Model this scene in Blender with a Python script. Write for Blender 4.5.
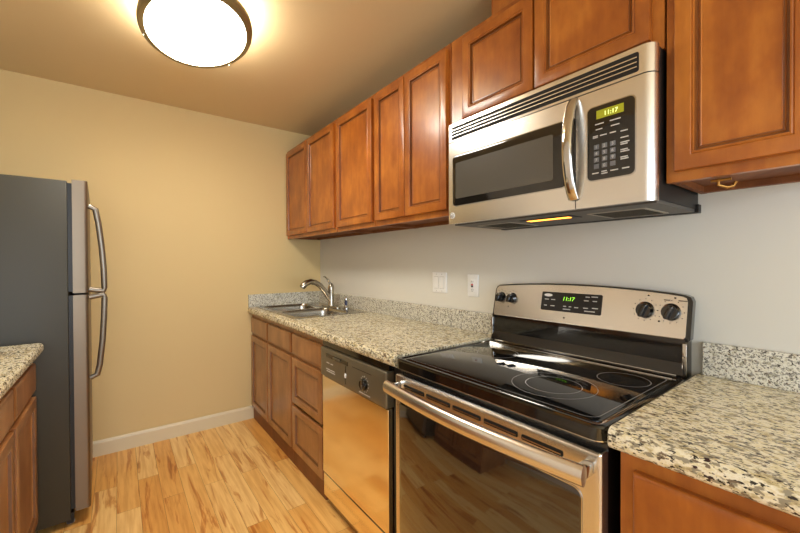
import bpy, bmesh, math, random
from mathutils import Vector, Matrix
C = bpy.context.scene.collection
for o in list(bpy.data.objects): bpy.data.objects.remove(o)
PI = math.pi
random.seed(4)

def lin(c):
    if isinstance(c, str): c = [int(c[i:i+2], 16) / 255 for i in (0, 2, 4)]
    return tuple(((v / 12.92) if v <= .04045 else ((v + .055) / 1.055) ** 2.4) for v in c) + (1,)

# ------------------------------------------------------------- camera
yaw, pitch, roll = -.64907, -.0093, -.00433
F = Vector((-math.sin(yaw) * math.cos(pitch), math.cos(yaw) * math.cos(pitch), math.sin(pitch)))
R0 = Vector((math.cos(yaw), math.sin(yaw), 0)); U0 = R0.cross(F)
Rr = R0 * math.cos(roll) + U0 * math.sin(roll); Ur = -R0 * math.sin(roll) + U0 * math.cos(roll)
cam = bpy.data.objects.new('camera', bpy.data.cameras.new('camera')); C.objects.link(cam)
M = Matrix((Rr, Ur, -F)).transposed().to_4x4(); M.translation = (-1.4778, -3.1644, 1.2714)
cam.matrix_world = M
cam.data.sensor_width = 36; cam.data.lens = 370.04 / 800 * 36; cam.data.clip_start = .02
bpy.context.scene.camera = cam
# ------------------------------------------------------------- light
vs = bpy.context.scene.view_settings
vs.view_transform = 'Standard'; vs.look = 'None'; vs.gamma = 1; vs.use_curve_mapping = False
vs.exposure = 0.38
w = bpy.data.worlds.new('world'); bpy.context.scene.world = w; w.use_nodes = True
w.node_tree.nodes['Background'].inputs[0].default_value = (.75, .85, 1, 1)
w.node_tree.nodes['Background'].inputs[1].default_value = 1.0
def area(name, loc, target, sx, sy, power, col):
    l = bpy.data.lights.new(name, 'AREA'); l.shape = 'RECTANGLE'; l.size = sx; l.size_y = sy; l.energy = power; l.color = col
    o = bpy.data.objects.new(name, l); C.objects.link(o); o.location = loc
    o.rotation_euler = (Vector(target) - Vector(loc)).to_track_quat('-Z', 'Y').to_euler(); return o
area('window_daylight', (-1.3, -5.75, 1.45), (-1.3, 0, 1.2), 2.1, 1.5, 60, (.76, .88, 1))
area('added_side_light', (-2.60, -4.5, 1.3), (0, -3.6, 1.2), 1.5, 2.0, 8, (.88, .94, 1))  # added unseen light that cools and brightens the right wall
LAMP_POWER = 24.0      # emission strength of the ceiling lamp's diffuser
# ------------------------------------------------------------- materials
def new_mat(name):
    m = bpy.data.materials.new(name); m.use_nodes = True
    return m, m.node_tree, m.node_tree.nodes['Principled BSDF']
def plain(name, col, rough=.5, metal=0, emit=0, spec=.5, noise=0, coat=0, trans=0):
    m, t, b = new_mat(name)
    b.inputs['Base Color'].default_value = lin(col); b.inputs['Roughness'].default_value = rough
    b.inputs['Metallic'].default_value = metal; b.inputs['Specular IOR Level'].default_value = spec
    b.inputs['Coat Weight'].default_value = coat; b.inputs['Coat Roughness'].default_value = .05
    b.inputs['Transmission Weight'].default_value = trans
    if emit:
        b.inputs['Emission Color'].default_value = lin(col); b.inputs['Emission Strength'].default_value = emit
    if noise:
        tc = t.nodes.new('ShaderNodeTexCoord'); n = t.nodes.new('ShaderNodeTexNoise'); n.inputs['Scale'].default_value = noise
        n.inputs['Detail'].default_value = 3
        bp = t.nodes.new('ShaderNodeBump'); bp.inputs['Strength'].default_value = .12; bp.inputs['Distance'].default_value = .002
        t.links.new(tc.outputs['Object'], n.inputs['Vector']); t.links.new(n.outputs['Fac'], bp.inputs['Height']); t.links.new(bp.outputs[0], b.inputs['Normal'])
    return m
def ramp(t, stops):
    r = t.nodes.new('ShaderNodeValToRGB'); e = r.color_ramp.elements
    while len(e) < len(stops): e.new(.5)
    for k, (p, c) in enumerate(stops): e[k].position = p; e[k].color = lin(c)
    return r
def tex(t, kind, scale, src, mp=(1, 1, 1), rot=(0, 0, 0), detail=4, rough=.55, loc=(0, 0, 0)):
    mpn = t.nodes.new('ShaderNodeMapping'); mpn.inputs['Scale'].default_value = mp; mpn.inputs['Rotation'].default_value = rot
    mpn.inputs['Location'].default_value = loc
    t.links.new(src, mpn.inputs['Vector'])
    n = t.nodes.new(kind); n.inputs['Scale'].default_value = scale
    if kind == 'ShaderNodeTexNoise': n.inputs['Detail'].default_value = detail; n.inputs['Roughness'].default_value = rough
    t.links.new(mpn.outputs[0], n.inputs['Vector']); return n
def mixc(t, fac, a, b, mode='MIX'):
    m = t.nodes.new('ShaderNodeMix'); m.data_type = 'RGBA'; m.blend_type = mode
    for s, v in ((0, fac), (6, a), (7, b)):
        if hasattr(v, 'is_output'): t.links.new(v, m.inputs[s])
        else: m.inputs[s].default_value = v
    return m.outputs[2]
def wood(name, dark, mid, light, rough=.32, coat=.35, vert=True):
    m, t, b = new_mat(name)
    tc = t.nodes.new('ShaderNodeTexCoord').outputs['Object']
    oi = t.nodes.new('ShaderNodeObjectInfo')
    add = t.nodes.new('ShaderNodeVectorMath'); add.operation = 'ADD'
    sc = t.nodes.new('ShaderNodeVectorMath'); sc.operation = 'SCALE'; sc.inputs[0].default_value = (3, 5, 7)
    t.links.new(oi.outputs['Random'], sc.inputs['Scale']); t.links.new(tc, add.inputs[0]); t.links.new(sc.outputs[0], add.inputs[1])
    s = add.outputs[0]
    g = (1, 1, .12) if vert else (.12, 1, 1)
    n1 = tex(t, 'ShaderNodeTexNoise', 45, s, g, detail=5)
    n2 = tex(t, 'ShaderNodeTexNoise', 9, s, (1, 1, .6), detail=5)
    mx = t.nodes.new('ShaderNodeMath'); mx.operation = 'MULTIPLY_ADD'; mx.inputs[1].default_value = .25
    m2 = t.nodes.new('ShaderNodeMath'); m2.operation = 'MULTIPLY'; m2.inputs[1].default_value = .75
    t.links.new(n2.outputs['Fac'], m2.inputs[0]); t.links.new(n1.outputs['Fac'], mx.inputs[0]); t.links.new(m2.outputs[0], mx.inputs[2])
    r = ramp(t, [(.34, dark), (.5, mid), (.66, light)]); t.links.new(mx.outputs[0], r.inputs[0])
    t.links.new(r.outputs[0], b.inputs['Base Color'])
    b.inputs['Roughness'].default_value = rough; b.inputs['Coat Weight'].default_value = coat; b.inputs['Coat Roughness'].default_value = .16
    bp = t.nodes.new('ShaderNodeBump'); bp.inputs['Strength'].default_value = .06; bp.inputs['Distance'].default_value = .002
    t.links.new(n1.outputs['Fac'], bp.inputs['Height']); t.links.new(bp.outputs[0], b.inputs['Normal'])
    return m
def steel(name, col='e8e6e2', rough=.26, brush=(1, 1, 60), amount=.03):
    m, t, b = new_mat(name)
    tc = t.nodes.new('ShaderNodeTexCoord').outputs['Object']
    n = tex(t, 'ShaderNodeTexNoise', 14, tc, brush, detail=2)
    b.inputs['Base Color'].default_value = lin(col); b.inputs['Metallic'].default_value = 1
    mr = t.nodes.new('ShaderNodeMapRange'); mr.inputs[3].default_value = rough - amount / 2; mr.inputs[4].default_value = rough + amount / 2
    t.links.new(n.outputs['Fac'], mr.inputs[0]); t.links.new(mr.outputs[0], b.inputs['Roughness'])
    return m
def granite(name, A=(1, .5, 1), q=1, base_cols=('8a7a58', 'cdbf94', 'efe9d4', 'ddd0a2', 'f8f5ea'), rot=(0, 0, .5), g='958d78'):
    m, t, b = new_mat(name)
    tc = t.nodes.new('ShaderNodeTexCoord').outputs['Object']
    n1 = tex(t, 'ShaderNodeTexNoise', 42 * q, tc, A, rot, 6, .7)
    base = ramp(t, list(zip((.32, .42, .50, .58, .68), base_cols))); t.links.new(n1.outputs['Fac'], base.inputs[0])
    c = base.outputs[0]
    for sc_, lo, hi, col, off in ((100, .55, .60, g, (3, 1, 2)), (80, .62, .65, '7a6a56', (5, 2, 9)), (170, .585, .62, '2e2822', (9, 4, 1)), (95, .64, .66, '38282a', (1, 8, 5))):
        n = tex(t, 'ShaderNodeTexNoise', sc_ * q, tc, A, rot, 3, .55, off)
        k = ramp(t, [(lo, '000000'), (hi, 'ffffff')]); t.links.new(n.outputs['Fac'], k.inputs[0]); c = mixc(t, k.outputs[0], c, lin(col))
    t.links.new(c, b.inputs['Base Color']); b.inputs['Roughness'].default_value = .22
    b.inputs['Specular IOR Level'].default_value = .55
    return m
def floor_mat():
    m, t, b = new_mat('laminate')
    tc = t.nodes.new('ShaderNodeTexCoord').outputs['Object']
    mp = t.nodes.new('ShaderNodeMapping'); mp.inputs['Rotation'].default_value = (0, 0, PI / 2); t.links.new(tc, mp.inputs['Vector'])
    br = t.nodes.new('ShaderNodeTexBrick'); t.links.new(mp.outputs[0], br.inputs['Vector'])
    br.offset = .37; br.offset_frequency = 2; br.inputs['Scale'].default_value = 1; br.inputs['Brick Width'].default_value = .8
    br.inputs['Row Height'].default_value = .1; br.inputs['Mortar Size'].default_value = .0007; br.inputs['Mortar Smooth'].default_value = .1
    br.inputs['Color1'].default_value = (0, 0, 0, 1); br.inputs['Color2'].default_value = (1, 1, 1, 1); br.inputs['Mortar'].default_value = (.5, .5, .5, 1)
    sep = t.nodes.new('ShaderNodeSeparateColor'); t.links.new(br.outputs['Color'], sep.inputs[0])
    # per-plank shift of the grain
    cx = t.nodes.new('ShaderNodeCombineXYZ'); mu = t.nodes.new('ShaderNodeMath'); mu.operation = 'MULTIPLY'; mu.inputs[1].default_value = 37
    t.links.new(sep.outputs[0], mu.inputs[0]); t.links.new(mu.outputs[0], cx.inputs[2]); t.links.new(mu.outputs[0], cx.inputs[1])
    ad = t.nodes.new('ShaderNodeVectorMath'); t.links.new(tc, ad.inputs[0]); t.links.new(cx.outputs[0], ad.inputs[1])
    g1 = tex(t, 'ShaderNodeTexNoise', 19, ad.outputs[0], (1, .085, 1), detail=6, rough=.62)
    g1.inputs['Distortion'].default_value = .6
    g2 = tex(t, 'ShaderNodeTexNoise', 60, ad.outputs[0], (1, .06, 1), detail=3)
    tone = ramp(t, [(0, 'e6aa58'), (.35, 'efba6a'), (.6, 'f6c97c'), (1, 'fbd894')]); t.links.new(sep.outputs[0], tone.inputs[0])
    st = ramp(t, [(.33, 'a56e3c'), (.385, 'd6a66e'), (.44, 'ffffff')]); t.links.new(g1.outputs['Fac'], st.inputs[0])
    c = mixc(t, .75, tone.outputs[0], st.outputs[0], 'MULTIPLY')
    fine = ramp(t, [(.35, 'd8b890'), (.6, 'ffffff')]); t.links.new(g2.outputs['Fac'], fine.inputs[0])
    c = mixc(t, .5, c, fine.outputs[0], 'MULTIPLY')
    c = mixc(t, br.outputs['Fac'], c, lin('8a5a2c'))
    t.links.new(c, b.inputs['Base Color']); b.inputs['Roughness'].default_value = .33
    return m
WALL = plain('wall_paint', 'd8c08c', .75, noise=140); WALLL = plain('reflection_white_paint', 'efece4', .75, noise=140); WALLR = plain('daylight_tinted_paint', 'dedbd0', .75, noise=140)  # one paint: lamp warmth tinted into far wall, daylight coolness into right wall
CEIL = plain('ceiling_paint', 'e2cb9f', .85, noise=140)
TRIM = plain('white_trim_paint', 'ddd0b0', .4)
W_UP = wood('stained_maple', '8c4816', 'a65d1e', 'be742a')
W_LO = wood('stained_maple_base', '8c5a30', 'a06c3e', 'b48050')
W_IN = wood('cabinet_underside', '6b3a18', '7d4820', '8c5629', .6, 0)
W_TOE = wood('toe_kick_wood', '6e4020', '7e4c28', '8c5830', .5, 0, False)
GR = granite('granite')
GRS = granite('granite_splash_lit', (.8, .9, 1.1), 1.35, ('8a8474', 'c4bfa8', 'e9e7dc', 'd6d1bd', 'f3f2ea'), (.6, 0, 0), '918e86')  # counter stone again, whitened to stand for light on its upright face
ST = steel('brushed_steel'); STV = steel('brushed_steel_vertical', brush=(60, 60, 1)); 
STF = steel('fridge_steel', '857868', .45, (60, 60, 1))
STD = steel('dishwasher_steel', 'fff0d2', .14)
CHR = plain('chrome', 'c8c6c2', .08, 1); NICK = plain('brushed_nickel', 'b0a89a', .22, 1)
SINKM = steel('sink_steel', 'a8a296', .2, (20, 20, 1))
BLK = plain('black_gloss', '0b0a0a', .08, spec=.6, coat=.5); BLKM = plain('black_matte', '161412', .45)
GLASS = plain('black_ceramic_glass', '08080a', .04, spec=.7, coat=.6)
OVEN_G = plain('oven_window_glass', '1c1714', .05, spec=.9, coat=1)
MW_G = plain('microwave_door_glass', '17130f', .06, spec=.6, coat=.4); MW_IN = plain('microwave_door_screen', '4a4842', .25, spec=.5, coat=1)
GREY = plain('grey_enamel', '3a382f', .5, noise=500); DWP = plain('dishwasher_bronze_panel', '756d5a', .3, .4)
DARK = plain('dark_void', '0d0a08', .7); WHITE = plain('white_plastic', 'efeeea', .3)
MARK = plain('pale_print', 'c9c8c4', .5); RING = plain('burner_ring_print', '9b9c9e', .4)
GREEN = plain('green_digits', '8fe03a', .5, emit=1.4); DISPG = plain('olive_display', '8b8a10', .4, emit=.35)
RED = plain('red_plastic', 'c8201c', .4); BRONZE = plain('bronze_metal', '9c8c64', .38, .6)
UNDER = plain('vent_mesh', 'aaa497', .5, .1); DUNDER = plain('grey_underside', '4a4742', .45)
BLUE = plain('dark_blue_plastic', '2a2c4a', .3)
lampm, lt, lb = new_mat('lamp_diffuser')
lb.inputs['Base Color'].default_value = (.9, .88, .82, 1); lb.inputs['Emission Color'].default_value = (1, .94, .83, 1); lb.inputs['Emission Strength'].default_value = LAMP_POWER
TASK = plain('task_lamp_lens', 'ff9a30', .4, emit=4)
# ------------------------------------------------------------- mesh helpers
def link(name, bm, mat, parent=None, smooth=None):
    bmesh.ops.recalc_face_normals(bm, faces=bm.faces)
    me = bpy.data.meshes.new(name); bm.to_mesh(me); bm.free(); me.materials.append(mat)
    if smooth is not None:
        for p in me.polygons: p.use_smooth = True
        me.set_sharp_from_angle(angle=math.radians(smooth))
    o = bpy.data.objects.new(name, me); C.objects.link(o)
    if parent: o.parent = parent
    return o
def tag(o, label, cat, group=None):
    o['label'] = label; o['category'] = cat
    if group: o['group'] = group
    return o
def empty(name, label, cat, loc, rz=0, group=None):
    o = bpy.data.objects.new(name, None); C.objects.link(o); o.empty_display_size = .1
    o.location = loc; o.rotation_euler = (0, 0, rz); return tag(o, label, cat, group)
def struct(o): o['kind'] = 'structure'; return o
def box(bm, x0, x1, y0, y1, z0, z1, bev=0, seg=2):
    vs_ = [bm.verts.new((x, y, z)) for x in (x0, x1) for y in (y0, y1) for z in (z0, z1)]
    fs = [bm.faces.new([vs_[i] for i in f]) for f in ((0, 1, 3, 2), (4, 6, 7, 5), (0, 4, 5, 1), (2, 3, 7, 6), (0, 2, 6, 4), (1, 5, 7, 3))]
    if bev:
        es = list({e for f in fs for e in f.edges})
        bmesh.ops.bevel(bm, geom=es, offset=bev, segments=seg, affect='EDGES', profile=.5)
def B(name, mat, parent, *boxes, bev=0, smooth=35):
    bm = bmesh.new()
    for b_ in boxes: box(bm, *b_, bev=bev)
    return link(name, bm, mat, parent, smooth if bev else None)
FRONT = lambda x, z, y=0: (lambda u, v, d: (x + u, y - d, z + v))      # faces local -y
TOP = lambda x, y, z: (lambda u, v, d: (x + u, y + v, z + d))          # faces up
BOT = lambda x, y, z: (lambda u, v, d: (x + u, y + v, z - d))          # faces down
def rrect(w_, h, r, ins, n=5):
    w2, h2, r2 = w_ - 2 * ins, h - 2 * ins, max(r - ins, 0) if r else 0
    if r2 <= 1e-6 and not r: return [(ins, ins), (ins + w2, ins), (ins + w2, ins + h2), (ins, ins + h2)]
    r2 = max(r2, 1e-4); P = []
    for cx_, cy_, a0 in ((ins + w2 - r2, ins + r2, -PI / 2), (ins + w2 - r2, ins + h2 - r2, 0), (ins + r2, ins + h2 - r2, PI / 2), (ins + r2, ins + r2, PI)):
        for k in range(n + 1):
            a = a0 + PI / 2 * k / n; P.append((cx_ + r2 * math.cos(a), cy_ + r2 * math.sin(a)))
    return P
def loft(bm, w_, h, prof, m, r=0, cap0=True, cap1=True):
    rings = []
    for ins, d in prof: rings.append([bm.verts.new(m(u, v, d)) for u, v in rrect(w_, h, r, ins)])
    for a, b_ in zip(rings, rings[1:]):
        n = len(a)
        for i in range(n): bm.faces.new((a[i], a[(i + 1) % n], b_[(i + 1) % n], b_[i]))
    if cap0: bm.faces.new(rings[0])
    if cap1: bm.faces.new(rings[-1])
def L(name, mat, parent, w_, h, prof, m, r=0, smooth=30, **k):
    bm = bmesh.new(); loft(bm, w_, h, prof, m, r, **k); return link(name, bm, mat, parent, smooth)
def tube(bm, pts, rad, n=12, caps=True, up=(0, 0, 1)):
    """sweep; rad = number, (a,b) or list of them"""
    pts = [Vector(p) for p in pts]; rings = []
    for i, p in enumerate(pts):
        t = (pts[min(i + 1, len(pts) - 1)] - pts[max(i - 1, 0)]).normalized()
        u = Vector(up); s = t.cross(u)
        if s.length < 1e-3: s = t.cross(Vector((1, 0, 0)))
        s.normalize(); u2 = s.cross(t)
        r = rad[i] if isinstance(rad, list) else rad
        a, b_ = r if isinstance(r, tuple) else (r, r)
        rings.append([bm.verts.new(p + s * a * math.cos(2 * PI * k / n) + u2 * b_ * math.sin(2 * PI * k / n)) for k in range(n)])
    for a, b_ in zip(rings, rings[1:]):
        for i in range(n): bm.faces.new((a[i], a[(i + 1) % n], b_[(i + 1) % n], b_[i]))
    if caps: bm.faces.new(rings[0]); bm.faces.new(rings[-1])
def T(name, mat, parent, pts, rad, n=12, **k):
    bm = bmesh.new(); tube(bm, pts, rad, n, **k); return link(name, bm, mat, parent, 50)
def lathe(bm, prof, n=32, m=lambda x, y, z: (x, y, z)):
    rings = []
    for r, z in prof:
        if r < 1e-6: rings.append([bm.verts.new(m(0, 0, z))])
        else: rings.append([bm.verts.new(m(r * math.cos(2 * PI * k / n), r * math.sin(2 * PI * k / n), z)) for k in range(n)])
    for a, b_ in zip(rings, rings[1:]):
        for i in range(n):
            j = (i + 1) % n
            if len(a) == 1 and len(b_) == 1: continue
            if len(a) == 1: bm.faces.new((a[0], b_[i], b_[j]))
            elif len(b_) == 1: bm.faces.new((a[i], a[j], b_[0]))
            else: bm.faces.new((a[i], a[j], b_[j], b_[i]))
LK = 1.0
def LA(name, mat, parent, prof, m=lambda x, y, z: (x, y, z), n=32, smooth=40):
    bm = bmesh.new(); lathe(bm, prof, n, m); return link(name, bm, mat, parent, smooth)
def extr(bm, poly, m, a, b_):
    """polygon (u,v) extruded from a to b along the third axis of m"""
    r0 = [bm.verts.new(m(u, v, a)) for u, v in poly]; r1 = [bm.verts.new(m(u, v, b_)) for u, v in poly]
    n = len(poly); bm.faces.new(r0); bm.faces.new(r1)
    for i in range(n): bm.faces.new((r0[i], r0[(i + 1) % n], r1[(i + 1) % n], r1[i]))
def lettering(name, s, size, mat, parent, loc, slant=0, depth=.0004, rot=(PI / 2, 0, 0)):
    cu = bpy.data.curves.new('t', 'FONT'); cu.body = s; cu.size = size; cu.extrude = depth; cu.shear = slant
    to = bpy.data.objects.new('t', cu); C.objects.link(to)
    bpy.context.view_layer.update()
    me = bpy.data.meshes.new_from_object(to.evaluated_get(bpy.context.evaluated_depsgraph_get()))
    bpy.data.objects.remove(to); bpy.data.curves.remove(cu)
    me.name = name; me.materials.clear(); me.materials.append(mat)
    o = bpy.data.objects.new(name, me); C.objects.link(o); o.parent = parent; o.location = loc; o.rotation_euler = rot
    return o
RZ = -PI / 2; LZ = PI / 2
# ------------------------------------------------------------- room shell
XL, YB, H = -2.45, -5.6, 2.424
def wallbox(name, *b_, mat=WALL): return struct(B(name, mat, None, *b_))
wallbox('floor', (XL, 0, YB, 0, -.05, 0), mat=floor_mat())
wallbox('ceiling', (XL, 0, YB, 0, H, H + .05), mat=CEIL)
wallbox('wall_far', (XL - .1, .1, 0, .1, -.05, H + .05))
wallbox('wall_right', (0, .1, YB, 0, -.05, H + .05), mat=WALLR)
wallbox('wall_left', (XL - .1, XL, -3.7, 0, -.05, H + .05), (XL - .1, XL, YB, -5.3, -.05, H + .05), (XL - .1, XL, -5.3, -3.7, -.05, .25), (XL - .1, XL, -5.3, -3.7, 2.3, H + .05), mat=WALLL)  # left wall whitened beyond the others to brighten reflections in the steel
wallbox('wall_back', (XL - .1, -2.35, YB - .1, YB, -.05, H + .05), (-.25, .1, YB - .1, YB, -.05, H + .05),
        (-2.35, -.25, YB - .1, YB, -.05, .7), (-2.35, -.25, YB - .1, YB, 2.2, H + .05), mat=WALLR)
wf = struct(B('window_1', TRIM, None, (-2.35, -2.29, YB - .08, YB - .02, .7, 2.2), (-.31, -.25, YB - .08, YB - .02, .7, 2.2), (-2.29, -.31, YB - .08, YB - .02, .7, .76),
              (-2.29, -.31, YB - .08, YB - .02, 2.14, 2.2), (-1.33, -1.27, YB - .08, YB - .02, .76, 2.14)))
struct(B('added_side_window', TRIM, None, (XL - .08, XL - .02, -5.3, -5.24, .25, 2.3), (XL - .08, XL - .02, -3.76, -3.7, .25, 2.3), (XL - .08, XL - .02, -5.24, -3.76, .25, .31),
         (XL - .08, XL - .02, -5.24, -3.76, 2.24, 2.3), (XL - .08, XL - .02, -4.53, -4.47, .31, 2.24)))  # added window, out of view, to let cool light onto the right wall
def baseboard(name, m, a, b_):
    bm = bmesh.new(); extr(bm, [(0.0005, 0), (.013, 0), (.013, .085), (.009, .098), (.004, .103), (0.0005, .103)], m, a, b_)
    return struct(link(name, bm, TRIM))
baseboard('baseboard_far', lambda u, v, d: (d, -u, v), XL + .02, -.605)
baseboard('baseboard_right', lambda u, v, d: (-u, d, v), -5.58, -3.30)
baseboard('baseboard_left', lambda u, v, d: (XL + u, d, v), -5.58, -1.76)
# ------------------------------------------------------------- cabinets
def door_prof(fw, t=.019):
    return [(0, -t), (0, -.003), (.0008, -.0008), (.003, 0), (fw - .011, 0), (fw - .009, -.0025), (fw - .006, -.0005), (fw - .003, -.001), (fw - .001, -.0105), (fw + .003, -.011), (fw + .005, -.0085), (fw + .008, -.008), (fw + .010, -.0105)]
GROOVE_WOOD = {}
def darken_groove(o, mat, prof):
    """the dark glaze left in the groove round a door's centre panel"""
    o.data.materials.append(GROOVE_WOOD[mat.name])
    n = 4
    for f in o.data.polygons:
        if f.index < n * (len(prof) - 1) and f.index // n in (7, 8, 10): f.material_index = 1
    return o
GROOVE_WOOD[W_UP.name] = wood('dark_groove_wood', '6a3814', '784216', '864c1c'); GROOVE_WOOD[W_LO.name] = wood('dark_groove_wood_base', '67401f', '754a26', '82542c')  # darker tone of each door wood, for the groove faces
def door(parent, mat, x, z, w_, h, fw=.046, y=0):
    """shaker door, its back on the plane y, front at y-.019"""
    return darken_groove(L('door', mat, parent, w_, h, door_prof(fw), FRONT(x, z, y - .019), smooth=25), mat, door_prof(fw))
def slab(parent, mat, x, z, w_, h, name='drawer', y=0):
    return L(name, mat, parent, w_, h, [(0, -.019), (0, -.006), (.002, -.003), (.006, -.0008), (.010, 0), (.02, 0)], FRONT(x, z, y - .019), smooth=25)
def upper(y0, w_, z0, h, label, doors, dep=.303, stile=.035):
    """upper cabinet; local y=0 is the face frame's front"""
    r = empty('upper_cabinet', label, 'cabinet', (-.306, y0, z0), RZ, 'wall cabinets above the counter')
    g = .0008
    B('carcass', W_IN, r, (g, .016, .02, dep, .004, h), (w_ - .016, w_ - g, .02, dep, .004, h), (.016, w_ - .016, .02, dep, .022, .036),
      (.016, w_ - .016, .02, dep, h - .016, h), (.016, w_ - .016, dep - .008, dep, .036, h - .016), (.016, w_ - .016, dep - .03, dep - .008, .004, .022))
    fr = [(g, stile, 0, .0195, 0, h), (w_ - .035, w_ - g, 0, .0195, 0, h), (stile, w_ - .035, 0, .0195, 0, .038), (stile, w_ - .035, 0, .0195, h - .038, h)]
    B('face_frame', W_UP, r, *fr)
    for (x, z, dw, dh) in doors: door(r, W_UP, x, z, dw, dh)
    return r
ZB, UH = 1.482, .757
upper(-.003, .922, ZB, UH, 'wide two door wall cabinet in the far corner above the sink', [(.020, .028, .433, .705), (.459, .028, .440, .705)])
upper(-.93, .46, ZB, UH, 'narrow single door wall cabinet between the two wide ones', [(.016, .028, .428, .705)])
upper(-1.395, .605, ZB, UH, 'two door wall cabinet left of the microwave', [(.014, .028, .270, .705), (.289, .028, .300, .705)])
upper(-2.002, .798, 1.846, ZB + UH - 1.846, 'short two door wall cabinet directly above the microwave', [(.078, .030, .332, .335), (.418, .030, .350, .335)], stile=.095)
upper(-2.804, .294, ZB, UH, 'wall cabinet right of the microwave with one tall door', [(.022, .026, .252, .705)])
B('duct_cover', W_UP, None, (-.25, -.003, -2.62, -2.175, 2.241, 2.421), bev=.002)
tag(bpy.data.objects['duct_cover'], 'wooden duct box on top of the short cabinet at the ceiling', 'duct cover')
# little bracket hook under the right cabinet
bm = bmesh.new(); tube(bm, [(-.27, -2.905, 1.4815), (-.27, -2.905, 1.465), (-.262, -2.92, 1.458), (-.25, -2.93, 1.462), (-.25, -2.935, 1.472)], .004, 8)
tube(bm, [(-.27, -2.89, 1.477), (-.27, -2.93, 1.477)], .004, 8)
tag(link('hook', bm, plain('brass', 'a87a3c', .35, .8), None, 50), 'small brass hook under the wall cabinet right of the microwave', 'hook')

def base(loc, rz, w_, fronts, label, mat=W_LO, group='base cabinets under the long counter', dep=.595, open_top=False, toe=.075):
    """base cabinet; local y=0 face frame front, z from floor"""
    r = empty('base_cabinet', label, 'cabinet', loc, rz, group)
    t_, Ht = .016, .868; g = .0008
    bs = [(g, t_, .02, dep, .001, Ht), (w_ - t_, w_ - g, .02, dep, .001, Ht), (t_, w_ - t_, .02, dep, .1, .116), (t_, w_ - t_, dep - .01, dep, .116, Ht)]
    B('carcass', mat, r, *bs)
    B('toe_kick', W_TOE, r, (g, w_ - g, .0, .0195, .001, .095))
    B('face_frame', mat, r, (g, .03, 0, .0195, .096, Ht), (w_ - .03, w_ - g, 0, .0195, .096, Ht), (.03, w_ - .03, 0, .0195, .820, Ht), (.03, w_ - .03, 0, .0195, .096, .13), (.03, w_ - .03, 0, .0195, .672, .712))
    B('dark_interior_sheet', DARK, r, (.03, w_ - .03, .021, .024, .13, .838))  # black sheet behind the frame, painted shade for the cabinet's interior
    for kind, x, z, ww, hh in fronts:
        (slab(r, mat, x, z, ww, hh) if kind == 's' else darken_groove(L('drawer' if kind == 'r' else 'door', mat, r, ww, hh, door_prof(.05), FRONT(x, z, -.019), smooth=25), mat, door_prof(.05)))
    return r
XF = -.606
base((XF, -.003, 0), RZ, .902, [('s', .018, .710, .405, .125), ('s', .446, .710, .440, .125), ('d', .018, .11, .405, .578), ('d', .446, .11, .440, .578)],
     'sink base cabinet in the far corner with two doors and two false fronts')
base((XF, -.907, 0), RZ, .444, [('s', .012, .710, .420, .125), ('r', .012, .408, .420, .280), ('r', .012, .112, .420, .276)],
     'base cabinet of three drawers just left of the dishwasher')
base((XF, -2.812, 0), RZ, .46, [('s', .030, .70, .42, .13), ('d', .030, .11, .42, .56)],
     'base cabinet right of the range at the lower right corner', W_UP)
XLF = -1.797
lg = 'base cabinets beside the refrigerator'
base((XLF, -1.283, 0), LZ, .43, [('s', .014, .707, .405, .125), ('d', .014, .115, .405, .567)], 'base cabinet standing against the grey side of the refrigerator', W_LO, lg)
base((XLF, -1.745, 0), LZ, .459, [('s', .014, .707, .43, .125), ('d', .014, .115, .43, .567)], 'base cabinet at the left edge, one cabinet away from the refrigerator', W_LO, lg)
# ------------------------------------------------------------- countertops
def nose(d0, d1, z0=.8695, z1=.9165, r=.018):
    """profile (depth from wall, z) with a rounded front edge at d1"""
    P = [(d0, z0), (d0, z1)]
    for k in range(7): a = PI / 2 - PI / 2 * k / 6; P.append((d1 - r + r * math.cos(a), z1 - r + r * math.sin(a)))
    for k in range(7): a = -PI / 2 * k / 6; P.append((d1 - r + r * math.cos(a), z0 + r + r * math.sin(a)))
    return P
RW = lambda u, v, d: (-u, d, v)
LW = lambda u, v, d: (XL + u, d, v)
def rectp(d0, d1, z0=.8695, z1=.9165): return [(d0, z0), (d0, z1), (d1, z1), (d1, z0)]
SY0, SY1, SX0, SX1 = -.875, -.07, .085, .575       # sink cut-out
bm = bmesh.new()
extr(bm, nose(.001, .647), RW, -2.028, SY0); extr(bm, nose(.001, .647), RW, SY1, -.001)
extr(bm, nose(SX1, .647), RW, SY0, SY1); extr(bm, rectp(.001, SX0), RW, SY0, SY1)
bmesh.ops.remove_doubles(bm, verts=bm.verts, dist=1e-5)
tag(link('countertop', bm, GR, None, 40), 'long speckled granite countertop holding the sink, left of the range', 'countertop', 'granite countertops')
bm = bmesh.new(); extr(bm, nose(.001, .647), RW, -3.285, -2.803)
tag(link('countertop', bm, GR, None, 40), 'granite countertop right of the range, cut off by the right edge', 'countertop', 'granite countertops')
bm = bmesh.new(); extr(bm, nose(.001, -XL - 1.755), LW, -1.75, -.845)
tag(link('countertop', bm, GR, None, 40), 'granite countertop on the left beside the refrigerator', 'countertop', 'granite countertops')
def splash(m, a, b_, label, u0=.001, u1=.022):
    bm = bmesh.new(); extr(bm, [(u0, .9172), (u1, .9172), (u1, 1.014), (u1 - .003, 1.018), (u0, 1.018)], m, a, b_)
    tag(link('backsplash', bm, GRS), label, 'backsplash', 'granite backsplashes')
splash(RW, -2.033, -.023, 'long granite backsplash strip below the light switch and outlet')
splash(RW, -3.285, -2.815, 'granite backsplash strip on the wall right of the range')
splash(lambda u, v, d: (d, -u, v), -.64, -.001, 'short granite backsplash strip on the far wall behind the sink')
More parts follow.
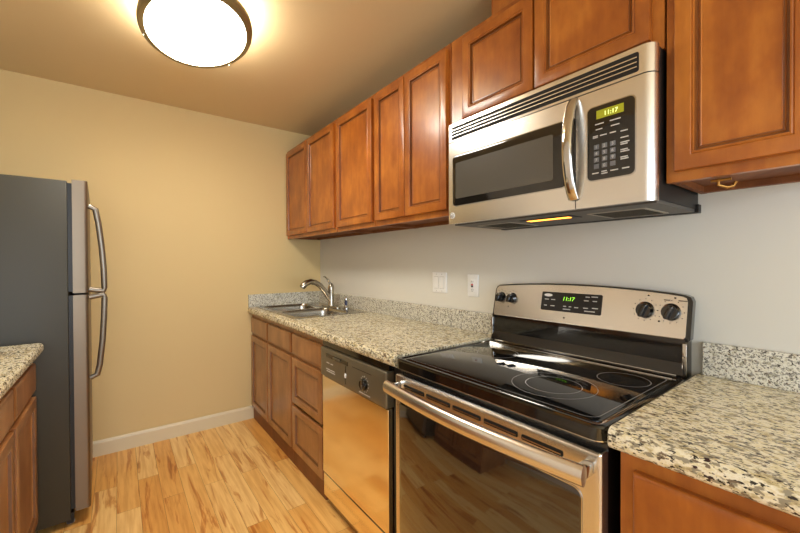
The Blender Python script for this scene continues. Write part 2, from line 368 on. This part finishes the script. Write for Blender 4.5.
# ------------------------------------------------------------- sink, faucet
sk = empty('kitchen_sink', 'double bowl stainless steel sink set in the granite counter', 'sink', (-.595, -.05, .9168), RZ)
SW, SD = .845, .53          # along local x (world -Y), local y (world +X)
bm = bmesh.new()
# rim as a plate with two openings: strips
def bowl(x, y, w_, h, dep):
    bm2 = bmesh.new()
    loft(bm2, w_ + .004, h + .004, [(0, .004), (.004, .0045), (.006, .002), (.010, -.02), (.014, -dep + .04), (.028, -dep + .012), (.06, -dep)], TOP(x - .002, y - .002, 0), .07, cap0=False)
    return link('bowl', bm2, SINKM, sk, 40)
bw = .365
box(bm, 0, SW, 0, .035, .0003, .0045); box(bm, 0, SW, .425, SD, .0003, .0045)
box(bm, 0, .035, .035, .425, .0003, .0045); box(bm, .035 + bw, SW - .035 - bw, .035, .425, .0003, .0045); box(bm, SW - .035, SW, .035, .425, .0003, .0045)
# corner fillers round the bowls
for x0 in (.035, SW - .035 - bw):
    for sx, sy, cx_, cy_ in ((1, 1, x0, .035), (-1, 1, x0 + bw, .035), (-1, -1, x0 + bw, .425), (1, -1, x0, .425)):
        c0 = bm.verts.new((cx_, cy_, .0043)); rr_ = .068; pv = None
        for k in range(7):
            a = PI / 2 * k / 6; v_ = bm.verts.new((cx_ + sx * (rr_ - rr_ * math.cos(a)), cy_ + sy * (rr_ - rr_ * math.sin(a)), .0043))
            if pv: bm.faces.new((c0, pv, v_))
            pv = v_
link('rim', bm, SINKM, sk)
for x0 in (.035, SW - .035 - bw):
    b_ = bowl(x0, .035, bw, .39, .17)
    LA('drain', CHR, b_, [(0, -.1675), (.02, -.1675), (.03, -.166), (.04, -.1655), (.044, -.168)], lambda x, y, z, x0=x0: (x0 + bw / 2 + x, .23 + y, z))
fa = empty('faucet', 'single lever brushed nickel faucet arching over the sink', 'faucet', (-.118, -.45, .9215), 0)
L('base_plate', NICK, fa, .055, .26, [(0, .0002), (0, .005), (.004, .009), (.012, .011)], TOP(-.0275, -.13, 0), .027)
LA('body', NICK, fa, [(.030, .011), (.029, .02), (.024, .04), (.022, .10), (.024, .13), (.025, .155), (.021, .175), (.012, .188), (0, .192)], n=24)
T('spout', NICK, fa, [(-.005, 0, .055), (-.03, 0, .09), (-.06, 0, .135), (-.095, 0, .175), (-.135, 0, .2), (-.175, 0, .208), (-.21, 0, .198), (-.235, 0, .178), (-.245, 0, .165)],
  [.020, .021, .021, .021, .021, .022, .024, .025, .021], 16)
T('lever', NICK, fa, [(.0, 0, .17), (-.012, 0, .195), (-.03, 0, .225), (-.052, 0, .243), (-.066, 0, .245)], [(.012, .012), (.009, .008), (.008, .006), (.009, .005), (.006, .004)], 12)
sp = empty('side_sprayer', 'small sink sprayer standing right of the faucet', 'sprayer', (-.078, -.625, .9215), 0)
LA('holder', CHR, sp, [(0, 0.0002), (.026, 0.0002), (.026, .004), (.017, .009), (.014, .022), (0, .022)], n=20)
LA('head', BLUE, sp, [(0, .0225), (.011, .0225), (.012, .05), (.009, .06), (0, .06)], n=16)
LA('nozzle', CHR, sp, [(0, .0605), (.012, .0605), (.014, .075), (.009, .088), (0, .09)], n=16)
# ------------------------------------------------------------- wall plates
def plate(loc, w_, h, label, cat, name):
    r = empty(name, label, cat, loc, RZ)
    L('cover_plate', WHITE, r, w_, h, [(0, 0), (0, .003), (.003, .0055), (.006, .006)], FRONT(-w_ / 2, -h / 2), .004)
    return r
sw = plate((-.0005, -1.598, 1.158), .118, .118, 'white double rocker light switch on the wall above the counter', 'light switch', 'light_switch')
for x in (-.023, .023):
    rk = L('rocker', WHITE, sw, .034, .066, [(0, .0062), (0, .008), (.003, .0092), (.006, .0088)], FRONT(x - .017, -.033), .002)
    L('rocker_frame', plain('switch_shadow_line', 'b9b5ae', .5), sw, .038, .070, [(0, .0055), (0, .0064), (.002, .0064)], FRONT(x - .019, -.035), .002)
    for z in (-.048, .048): LA('screw', MARK, sw, [(0, .0073), (.003, .007), (.0035, .006)], lambda a, b_, c, x=x, z=z: (x + a, -c, z + b_), 12)
ou = plate((-.0005, -1.852, 1.152), .074, .118, 'white outlet with red reset button between switch and range', 'outlet', 'wall_outlet')
L('receptacle', WHITE, ou, .034, .068, [(0, .0058), (0, .0075), (.002, .0085)], FRONT(-.017, -.034), .003)
B('reset_button', RED, ou, (-.006, .006, -.0105, -.0085, .001, .008)); B('test_button', BLK, ou, (-.006, .006, -.0105, -.0085, -.0075, -.0005))
for z in (-.021, .021):
    for x in (-.006, .005): B('slot', DARK, ou, (x, x + .0015, -.0092, -.0085, z - .004, z + .004))
    LA('ground_hole', DARK, ou, [(0, .0092), (.002, .0092), (.002, .0085)], lambda a, b_, c, z=z: (a, -c, z - .009 + b_), 10)
# ------------------------------------------------------------- dishwasher
dw = empty('dishwasher', 'dishwasher with bronze control panel and mirror bright steel door', 'dishwasher', (-.625, -1.355, 0), RZ)
DW = .606
B('tub', BLKM, dw, (.004, DW - .004, .03, .60, .10, .866))
B('top_trim', BLK, dw, (.002, DW - .002, .004, .03, .838, .866))
L('door_panel', STD, dw, DW - .006, .51, [(0, -.025), (0, -.002), (.002, 0), (.01, 0)], FRONT(.003, .172, .0), .004)
L('lower_panel', STD, dw, DW - .006, .117, [(0, -.03), (0, -.002), (.002, 0), (.01, 0)], FRONT(.003, .045, .004), .003)
B('seam_gap', BLK, dw, (.004, DW - .004, .008, .028, .1625, .1715))
B('toe_panel', BLKM, dw, (.004, DW - .004, .06, .08, .001, .10))
cp = L('control_panel', DWP, dw, DW - .006, .150, [(0, -.03), (0, .004), (.004, .010), (.012, .012), (.03, .013)], FRONT(.003, .686, .0), .006)
B('latch_slot', BLK, cp, (.075, .30, -.0145, -.0125, .795, .813)); B('latch_lip', DWP, cp, (.16, .225, -.0215, -.0145, .802, .809))
B('upper_line', DARK, cp, (.34, .50, -.0138, -.0128, .80, .802))
B('dial_divider', BLK, cp, (.275, .280, -.0145, -.0125, .705, .79))
LA('indicator', WHITE, cp, [(0, .018), (.006, .018), (.008, .0125)], lambda a, b_, c: (.277 + a * .8, -c, .745 + b_ * 1.6), 16)
kb = LA('dial', BLK, cp, [(0, .030), (.020, .030), (.024, .026), (.025, .0125)], lambda a, b_, c: (.445 + a, -c, .748 + b_))
B('pointer', CHR, kb, (.441, .449, -.0335, -.030, .728, .768))
bm = bmesh.new()
for k in range(14):
    a = 2 * PI * k / 14 + .2; box(bm, .445 + .033 * math.cos(a) - .002, .445 + .033 * math.cos(a) + .002, -.0140, -.0128, .748 + .033 * math.sin(a) - .002, .748 + .033 * math.sin(a) + .002)
link('dial_marks', bm, MARK, cp)
bm = bmesh.new()
for x0, x1, z in ((.08, .11, .765), (.125, .15, .765), (.075, .115, .733), (.12, .165, .733), (.08, .17, .723), (.40, .49, .703)): box(bm, x0, x1, -.0140, -.0128, z, z + .004)
link('printed_marks', bm, MARK, cp)
# filler between dishwasher and range
tag(B('filler_strip', BLKM, None, (-.60, -.02, -2.029, -1.9635, .001, .868)), 'dark gap strip between the dishwasher and the range', 'filler strip')
# ------------------------------------------------------------- range
rg = empty('electric_range', 'freestanding stainless steel range with black glass cooktop', 'range', (-.65, -2.034, 0), RZ)
RWD = .762
B('body', BLK, rg, (.006, RWD - .006, .036, .62, .06, .866))
def rrect2(w_, h, r): return rrect(w_, h, r, 0)
bm = bmesh.new()
loft(bm, RWD, .565, [(0.004, -.040), (0, -.034), (0, -.006), (.003, -.0015), (.008, 0), (.014, 0), (.02, -.0035), (.022, -.0035)], TOP(0, 0, .912), .03)
ct = link('cooktop_frame', bm, BLK, rg, 30)
L('frame_edge_trim', CHR, rg, RWD + .0012, .5662, [(0, -.0345), (0, -.0325)], TOP(-.0006, -.0006, .912), .03)
gl = L('glass_cooktop', GLASS, rg, .712, .505, [(0, -.001), (0, .0012), (.002, .002)], TOP(.025, .028, .9085), .02)
def ring(cx_, cy_, r, wd=.0016):
    bm = bmesh.new(); n = 64; z0 = .9108
    a = [bm.verts.new((cx_ + (r - wd) * math.cos(2 * PI * k / n), cy_ + (r - wd) * math.sin(2 * PI * k / n), z0)) for k in range(n)]
    b_ = [bm.verts.new((cx_ + r * math.cos(2 * PI * k / n), cy_ + r * math.sin(2 * PI * k / n), z0)) for k in range(n)]
    for i in range(n): bm.faces.new((a[i], a[(i + 1) % n], b_[(i + 1) % n], b_[i]))
    return link('burner_ring', bm, RING, gl)
for cx_, cy_, r in ((.535, .19, .118), (.535, .19, .078), (.640, .405, .072), (.188, .375, .080)): ring(cx_, cy_, r)
bm = bmesh.new(); loft(bm, .69, .483, [(0, .9110), (.0015, .9110)], TOP(.036, .039, 0), .03, cap0=False, cap1=False); link('border_line', bm, RING, gl)
B('rear_rail', CHR, rg, (.03, RWD - .03, .556, .560, .911, .918), bev=.001)
B('rear_rail', CHR, rg, (.03, RWD - .03, .520, .523, .909, .9135), bev=.001)
# door
od = L('oven_door', ST, rg, RWD - .012, .648, [(0, -.036), (0, -.006), (.003, -.001), (.008, 0), (.012, 0)], FRONT(.006, .205, -.0), .006)
L('window_trim', CHR, od, .686, .506, [(0, .0004), (0, .0015), (.003, .0015)], FRONT(.031, .253), .022)
L('oven_window', OVEN_G, od, .680, .500, [(0, .0006), (0, .0022), (.002, .003)], FRONT(.034, .256), .02)
for k in range(5):
    x0 = .060 + k * .1245
    L('vent_slot', DARK, od, .113, .014, [(0, .0003), (0, .0012)], FRONT(x0, .813), .004)
    B('slot_louver', CHR, od, (x0 + .004, x0 + .109, -.0035, -.0012, .8175, .8205))
def handle_pts(x0, x1, y0, bow, z, n=18):
    return [(x0 + (x1 - x0) * k / n, y0 - bow * math.sin(PI * k / n), z) for k in range(n + 1)]
hp = handle_pts(.018, .744, -.048, .026, .818)
T('oven_handle', STV, od, hp, [(.016, .023)] * len(hp), 20)
for x in (.020, .720): B('handle_post', CHR, od, (x, x + .022, -.043, -.0005, .803, .831), bev=.004)
B('storage_drawer', ST, rg, (.006, RWD - .006, .0, .036, .065, .198), bev=.004)
B('kick_plate', BLKM, rg, (.02, RWD - .02, .06, .08, .001, .062))
# backguard
def sh(y, tilt=.22, z0=1.02): return lambda u, v, d: (u, y - d + (v - z0) * tilt, v)
def arch(x0, x1, z0, z1, rise, rc=.02, n=14):
    P = [(x0 + .006, z0), (x1 - .006, z0), (x1, z0 + .008)]
    for k in range(n + 1):
        s = k / n; x = x1 - (x1 - x0) * s; e = min(s, 1 - s)
        z = z1 + rise * (1 - (2 * s - 1) ** 2)
        if k == 0: P += [(x1, z1 - rc), (x1 - rc * .3, z1 - rc * .3)]; x = x1 - rc
        if k == n: P.append((x0 + rc, z1 + .002)); P += [(x0 + rc * .3, z1 - rc * .3), (x0, z1 - rc)]; continue
        P.append((x, z))
    P.append((x0, z0 + .008)); return P
bm = bmesh.new(); box(bm, .010, RWD - .010, .566, .63, .905, 1.03); link('lower_backguard', bm, BLK, rg)
bm = bmesh.new()
extr(bm, [(.5655, .918), (.553, .92), (.5655, .955)], lambda u, v, d: (d, u, v), .012, RWD - .012); link('backguard_cove', bm, BLK, rg)
bm = bmesh.new(); extr(bm, arch(0, RWD, 1.020, 1.165, .020), sh(.578), -.028, 0); link('control_housing', bm, BLK, rg, 30)
cpn = bmesh.new(); extr(cpn, arch(.008, RWD - .012, 1.028, 1.160, .019, .014), sh(.578), .0004, .0045); cpn = link('control_face', cpn, ST, rg, 30)
for x in (.004, RWD - .016): B('side_trim', CHR, rg, (x, x + .012, .560, .565, .915, 1.018), bev=.002)
def cf(u, v, d): return sh(.578)(u, v, d + .0045)
bm = bmesh.new(); loft(bm, .245, .075, [(0, .0002), (0, .0014), (.002, .0016)], lambda u, v, d: cf(.247 + u, 1.074 + v, d), .006); link('display_panel', bm, BLKM, cpn, 30)
bm = bmesh.new(); n = 24
pp = [(.276 + .018 * math.cos(2 * PI * k / n), 1.136 + .006 * math.sin(2 * PI * k / n)) for k in range(n)]
extr(bm, pp, cf, .0017, .0024); link('brand_oval', bm, WHITE, cpn)
tl = math.atan(.22)
def on_face(x, z, d=.0018): p = cf(x, z, d); return p
lettering('clock_digits', '11:17', .022, GREEN, cpn, on_face(.338, 1.118), .15, rot=(PI / 2 - tl, 0, 0))
bm = bmesh.new()
for x, z, ww in ((.262, 1.117, .018), (.29, 1.117, .018), (.262, 1.092, .012), (.29, 1.092, .018), (.345, 1.094, .012), (.368, 1.094, .010), (.345, 1.083, .03), (.39, 1.093, .016),
                 (.43, 1.136, .016), (.452, 1.138, .024), (.425, 1.122, .018), (.458, 1.122, .016), (.425, 1.094, .018), (.458, 1.096, .022), (.43, 1.083, .04)):
    extr(bm, [(x, z), (x + ww, z), (x + ww, z + .0035), (x, z + .0035)], cf, .0017, .0021)
link('printed_marks', bm, MARK, cpn)
def knob(x, z, r=.026):
    m = lambda a, b_, c: cf(x + a, z + b_, c)
    k = LA('control_knob', BLK, cpn, [(0, .020), (r * .80, .020), (r * .86, .017), (r * .9, .008), (r, .005), (r, .0004)], m, 28)
    bm = bmesh.new()
    loft(bm, .014, r * 1.7, [(0, .018), (.0, .028), (.002, .031), (.004, .032)], lambda u, v, d: cf(x + (u - .007) * .94 + (v - r * .85) * .34, z - (u - .007) * .34 + (v - r * .85) * .94, d), .006)
    link('grip', bm, BLK, k, 30)
    bm = bmesh.new()
    for j in range(12):
        a = 2 * PI * j / 12
        px, pz = x + (r + .009) * math.cos(a), z + (r + .009) * math.sin(a)
        extr(bm, [(px - .0013, pz - .0013), (px + .0013, pz - .0013), (px + .0013, pz + .0013), (px - .0013, pz + .0013)], cf, .0001, .0006)
    link('dial_marks', bm, BLKM, cpn)
for x in (.040, .100): knob(x, 1.112, .023)
for x in (.633, .707): knob(x, 1.110, .027)
bm = bmesh.new()
for x, z in ((.640, 1.158), (.716, 1.154), (.676, 1.076), (.352, 1.050), (.085, 1.072)): extr(bm, [(x - .003, z - .002), (x + .003, z - .002), (x + .003, z + .003), (x - .003, z + .003)], cf, .0001, .0006)
for x, ww in ((.685, .018), (.725, .024)): extr(bm, [(x, 1.145), (x + ww, 1.145), (x + ww, 1.148), (x, 1.148)], cf, .0001, .0006)
link('printed_marks', bm, BLKM, cpn)
# ------------------------------------------------------------- microwave
mw = empty('microwave', 'over the range stainless steel microwave with curved door handle', 'microwave', (-.38, -2.053, 1.432), RZ)
MWW, MH = .748, .410
B('housing', BLKM, mw, (.004, MWW - .004, .032, .378, .006, MH))
# curved-edge face pieces: extrude a plan outline along z
def face(name, x0, x1, z0, z1, mat, rl=0, rr_=0):
    P = [(x0, .032)]
    if rl: P += [(x0 + rl - rl * math.cos(a), rl - rl * math.sin(a)) for a in (0, .4, .8, 1.2, PI / 2)]
    else: P.append((x0, 0))
    if rr_: P += [(x1 - rr_ + rr_ * math.sin(a), rr_ - rr_ * math.cos(a)) for a in (0, .4, .8, 1.2, PI / 2)]
    else: P.append((x1, 0))
    P.append((x1, .032)); bm = bmesh.new(); extr(bm, P, lambda u, v, d: (u, v, d), z0, z1); return link(name, bm, mat, mw, 40)
gt = face('grille_panel', 0, MWW, .336, MH, ST, .006, .026)
L('vent_recess', DARK, gt, .690, .052, [(0, .0003), (0, .001)], FRONT(.022, .344), .006)
for k in range(3): B('vent_slat', STV, gt, (.026, .708, -.004, -.001, .3545 + k * .0125, .3575 + k * .0125))
md = face('door', 0, .540, 0, .333, ST, .006)
fc = face('control_frame', .543, MWW, 0, .333, ST, 0, .026)
L('window_trim', CHR, md, .490, .208, [(0, .0002), (0, .001), (.002, .001)], FRONT(.026, .069), .018)
mg = L('door_window', MW_G, md, .484, .202, [(0, .0004), (0, .0018), (.002, .0022)], FRONT(.029, .072), .016)
L('window_screen', MW_IN, mg, .425, .145, [(0, .0022), (0, .0026)], FRONT(.045, .100), .006)
hp = [(.537, -.004 - .040 * math.sin(PI * k / 16) ** .7, .03 + (.326 - .03) * k / 16) for k in range(17)]
T('door_handle', CHR, md, hp, [(.0155, .008)] * 17, 16, up=(0, 1, 0))
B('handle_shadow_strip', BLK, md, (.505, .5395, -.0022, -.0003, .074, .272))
L('panel_trim', CHR, fc, .131, .216, [(0, .0002), (0, .001), (.002, .001)], FRONT(.575, .073), .016)
pn = L('control_panel', BLK, fc, .125, .210, [(0, .0004), (0, .0016), (.002, .002)], FRONT(.578, .076), .014)
B('display', DISPG, pn, (.604, .676, -.0028, -.0018, .249, .273))
lettering('clock_digits', '11:17', .017, plain('pale_green_digits', 'e8ff9a', .5, emit=1.2), pn, (.624, -.0029, .2545))
bm = bmesh.new()
for r_ in range(4):
    for c_ in range(3): box(bm, .597 + c_ * .022, .611 + c_ * .022, -.0026, -.0018, .108 + r_ * .0185, .121 + r_ * .0185)
link('keypad', bm, plain('keypad_grey', '6f7176', .5), pn)
for r_ in range(4):
    for c_ in range(3):
        s = [['', '0', ''], ['7', '8', '9'], ['4', '5', '6'], ['1', '2', '3']][r_][c_]
        if s: lettering('key_digit', s, .012, MARK, pn, (.6005 + c_ * .022, -.0027, .1105 + r_ * .0185))
bm = bmesh.new()
for x, z, ww in ((.600, .233, .024), (.640, .233, .028), (.602, .218, .018), (.643, .218, .022), (.594, .196, .014), (.614, .199, .018), (.640, .199, .016), (.668, .196, .018),
                 (.594, .200, .014), (.668, .178, .020), (.668, .165, .022), (.668, .160, .018), (.668, .145, .018), (.668, .140, .022), (.668, .125, .018), (.668, .120, .020),
                 (.592, .094, .018), (.618, .096, .014), (.618, .090, .016), (.642, .094, .02), (.672, .094, .018)): box(bm, x, x + ww, -.0026, -.0018, z, z + .003)
link('printed_marks', bm, MARK, pn)
bd = LA('brand_badge', WHITE, md, [(0, .003), (.0105, .003), (.0125, .002), (.0125, .0002)], lambda a, b_, c: (.024 + a, -c, .034 + b_), 24)
bm = bmesh.new(); 
tube(bm, [(.024 + .009 * math.cos(a / 10), -.0033, .034 + .009 * math.sin(a / 10)) for a in range(0, 64, 3)], .0007, 6)
tube(bm, [(.028 - .003 * math.sin(a / 5), -.0033, .029 + .0004 * a) for a in range(0, 26, 2)], .0009, 6); tube(bm, [(.021 + .002 * math.cos(a / 4), -.0033, .031 + .003 * math.sin(a / 4)) for a in range(0, 22, 2)], .0009, 6)
link('monogram', bm, BLKM, bd)
# underside
un = B('underside', DUNDER, mw, (.006, MWW - .006, .034, .35, -.004, .0055))
for x0 in (.06, .52): 
    f_ = L('grease_filter', UNDER, un, .17, .19, [(0, .004), (0, .006), (.006, .0065), (.010, .005)], BOT(x0, .11, 0), .004)
    bm = bmesh.new()
    for k in range(12): box(bm, x0 + .012, x0 + .158, .122 + k * .0145, .126 + k * .0145, -.0066, -.005)
    link('filter_ribs', bm, GREY, f_)
L('task_lamp_frame', BLKM, un, .20, .075, [(0, .004), (0, .0065), (.006, .0065)], BOT(.275, .10, 0), .004)
L('task_lamp_lens', TASK, un, .16, .030, [(0, .0060), (0, .0075)], BOT(.295, .115, 0), .004)
B('mounting_plate', BLKM, un, (.0, MWW + .004, .352, .378, -.006, .02))
# ------------------------------------------------------------- refrigerator
fg = empty('refrigerator', 'grey sided top freezer refrigerator with stainless steel doors', 'refrigerator', (-1.60, -.775, 0), LZ + .035)
FW = .745
B('cabinet_body', GREY, fg, (0, FW, .075, .80, .03, 1.675), bev=.006)
B('gasket', BLKM, fg, (.008, FW - .008, .0585, .0745, .08, 1.12), (.008, FW - .008, .0585, .0745, 1.14, 1.665))
for nm, z0, z1 in (('fridge_door', .068, 1.122), ('freezer_door', 1.132, 1.682)):
    bm = bmesh.new()
    P = [(0, .058), (0, .014)] + [(.014 - .014 * math.cos(a), .014 - .014 * math.sin(a)) for a in (.5, 1.0, PI / 2)] + [(FW * .5, -.001)] + [(FW - .014 + .014 * math.sin(a), .014 - .014 * math.cos(a)) for a in (0, .5, 1.0, PI / 2)] + [(FW, .058)]
    extr(bm, P, lambda u, v, d: (u, v, d), z0, z1); d_ = link(nm, bm, STF, fg, 40)
    if nm == 'fridge_door': pts = [(.04, -.002, .700), (.04, -.030, .712), (.04, -.040, .76), (.04, -.052, .88), (.04, -.059, 1.0), (.04, -.062, 1.10), (.04, -.06, 1.118), (.04, -.03, 1.112), (.04, -.002, 1.106)]
    else: pts = [(.04, -.002, 1.146), (.04, -.03, 1.14), (.04, -.06, 1.136), (.04, -.062, 1.152), (.04, -.060, 1.25), (.04, -.053, 1.36), (.04, -.041, 1.48), (.04, -.030, 1.55), (.04, -.002, 1.565)]
    T('door_handle', plain('handle_metal', '7f766a', .35, .9), d_, pts, [(.013, .0085)] * len(pts), 14, up=(0, 0, 1) if False else (1, 0, 0))
B('toe_grille', BLKM, fg, (.01, FW - .01, .065, .09, .012, .062))
for x in (.03, FW - .06):
    LA('leveling_foot', MARK, fg, [(0, .001), (.016, .001), (.016, .010), (.006, .013), (.006, .03), (0, .03)], lambda a, b_, c, x=x: (x + .015 + a, .078 + b_, c), 16)
# ------------------------------------------------------------- ceiling light
cl = empty('ceiling_light', 'large glowing ceiling light with white diffuser and bronze rim', 'ceiling light', (-1.187, -1.262, H - .001), 0)
el = lambda x, y, z: (x * .93, y * 1.42, z)
LA('pan', BRONZE, cl, [(0, 0), (.16, 0), (.165, -.03), (.15, -.045), (0, -.045)], el, n=48)
LA('rim', BRONZE, cl, [(.214, -.070), (.232, -.070), (.240, -.078), (.242, -.09), (.240, -.102), (.234, -.108), (.214, -.110), (.214, -.070)], el, n=72)
LA('diffuser', lampm, cl, [(.150, -.050), (.205, -.060), (.2135, -.072), (.2135, -.109), (.19, -.118), (.14, -.128), (.08, -.134), (0, -.136)], el, n=72)
for a in (.6, .6 + 2.1, .6 + 4.2):
    x, y = .232 * .93 * math.cos(a), .232 * 1.42 * math.sin(a)
    LA('clip', CHR, cl, [(0, -.114), (.003, -.114), (.004, -.111), (.004, -.108)], lambda u, v, d, x=x, y=y: (x + u, y + v, d), n=10)
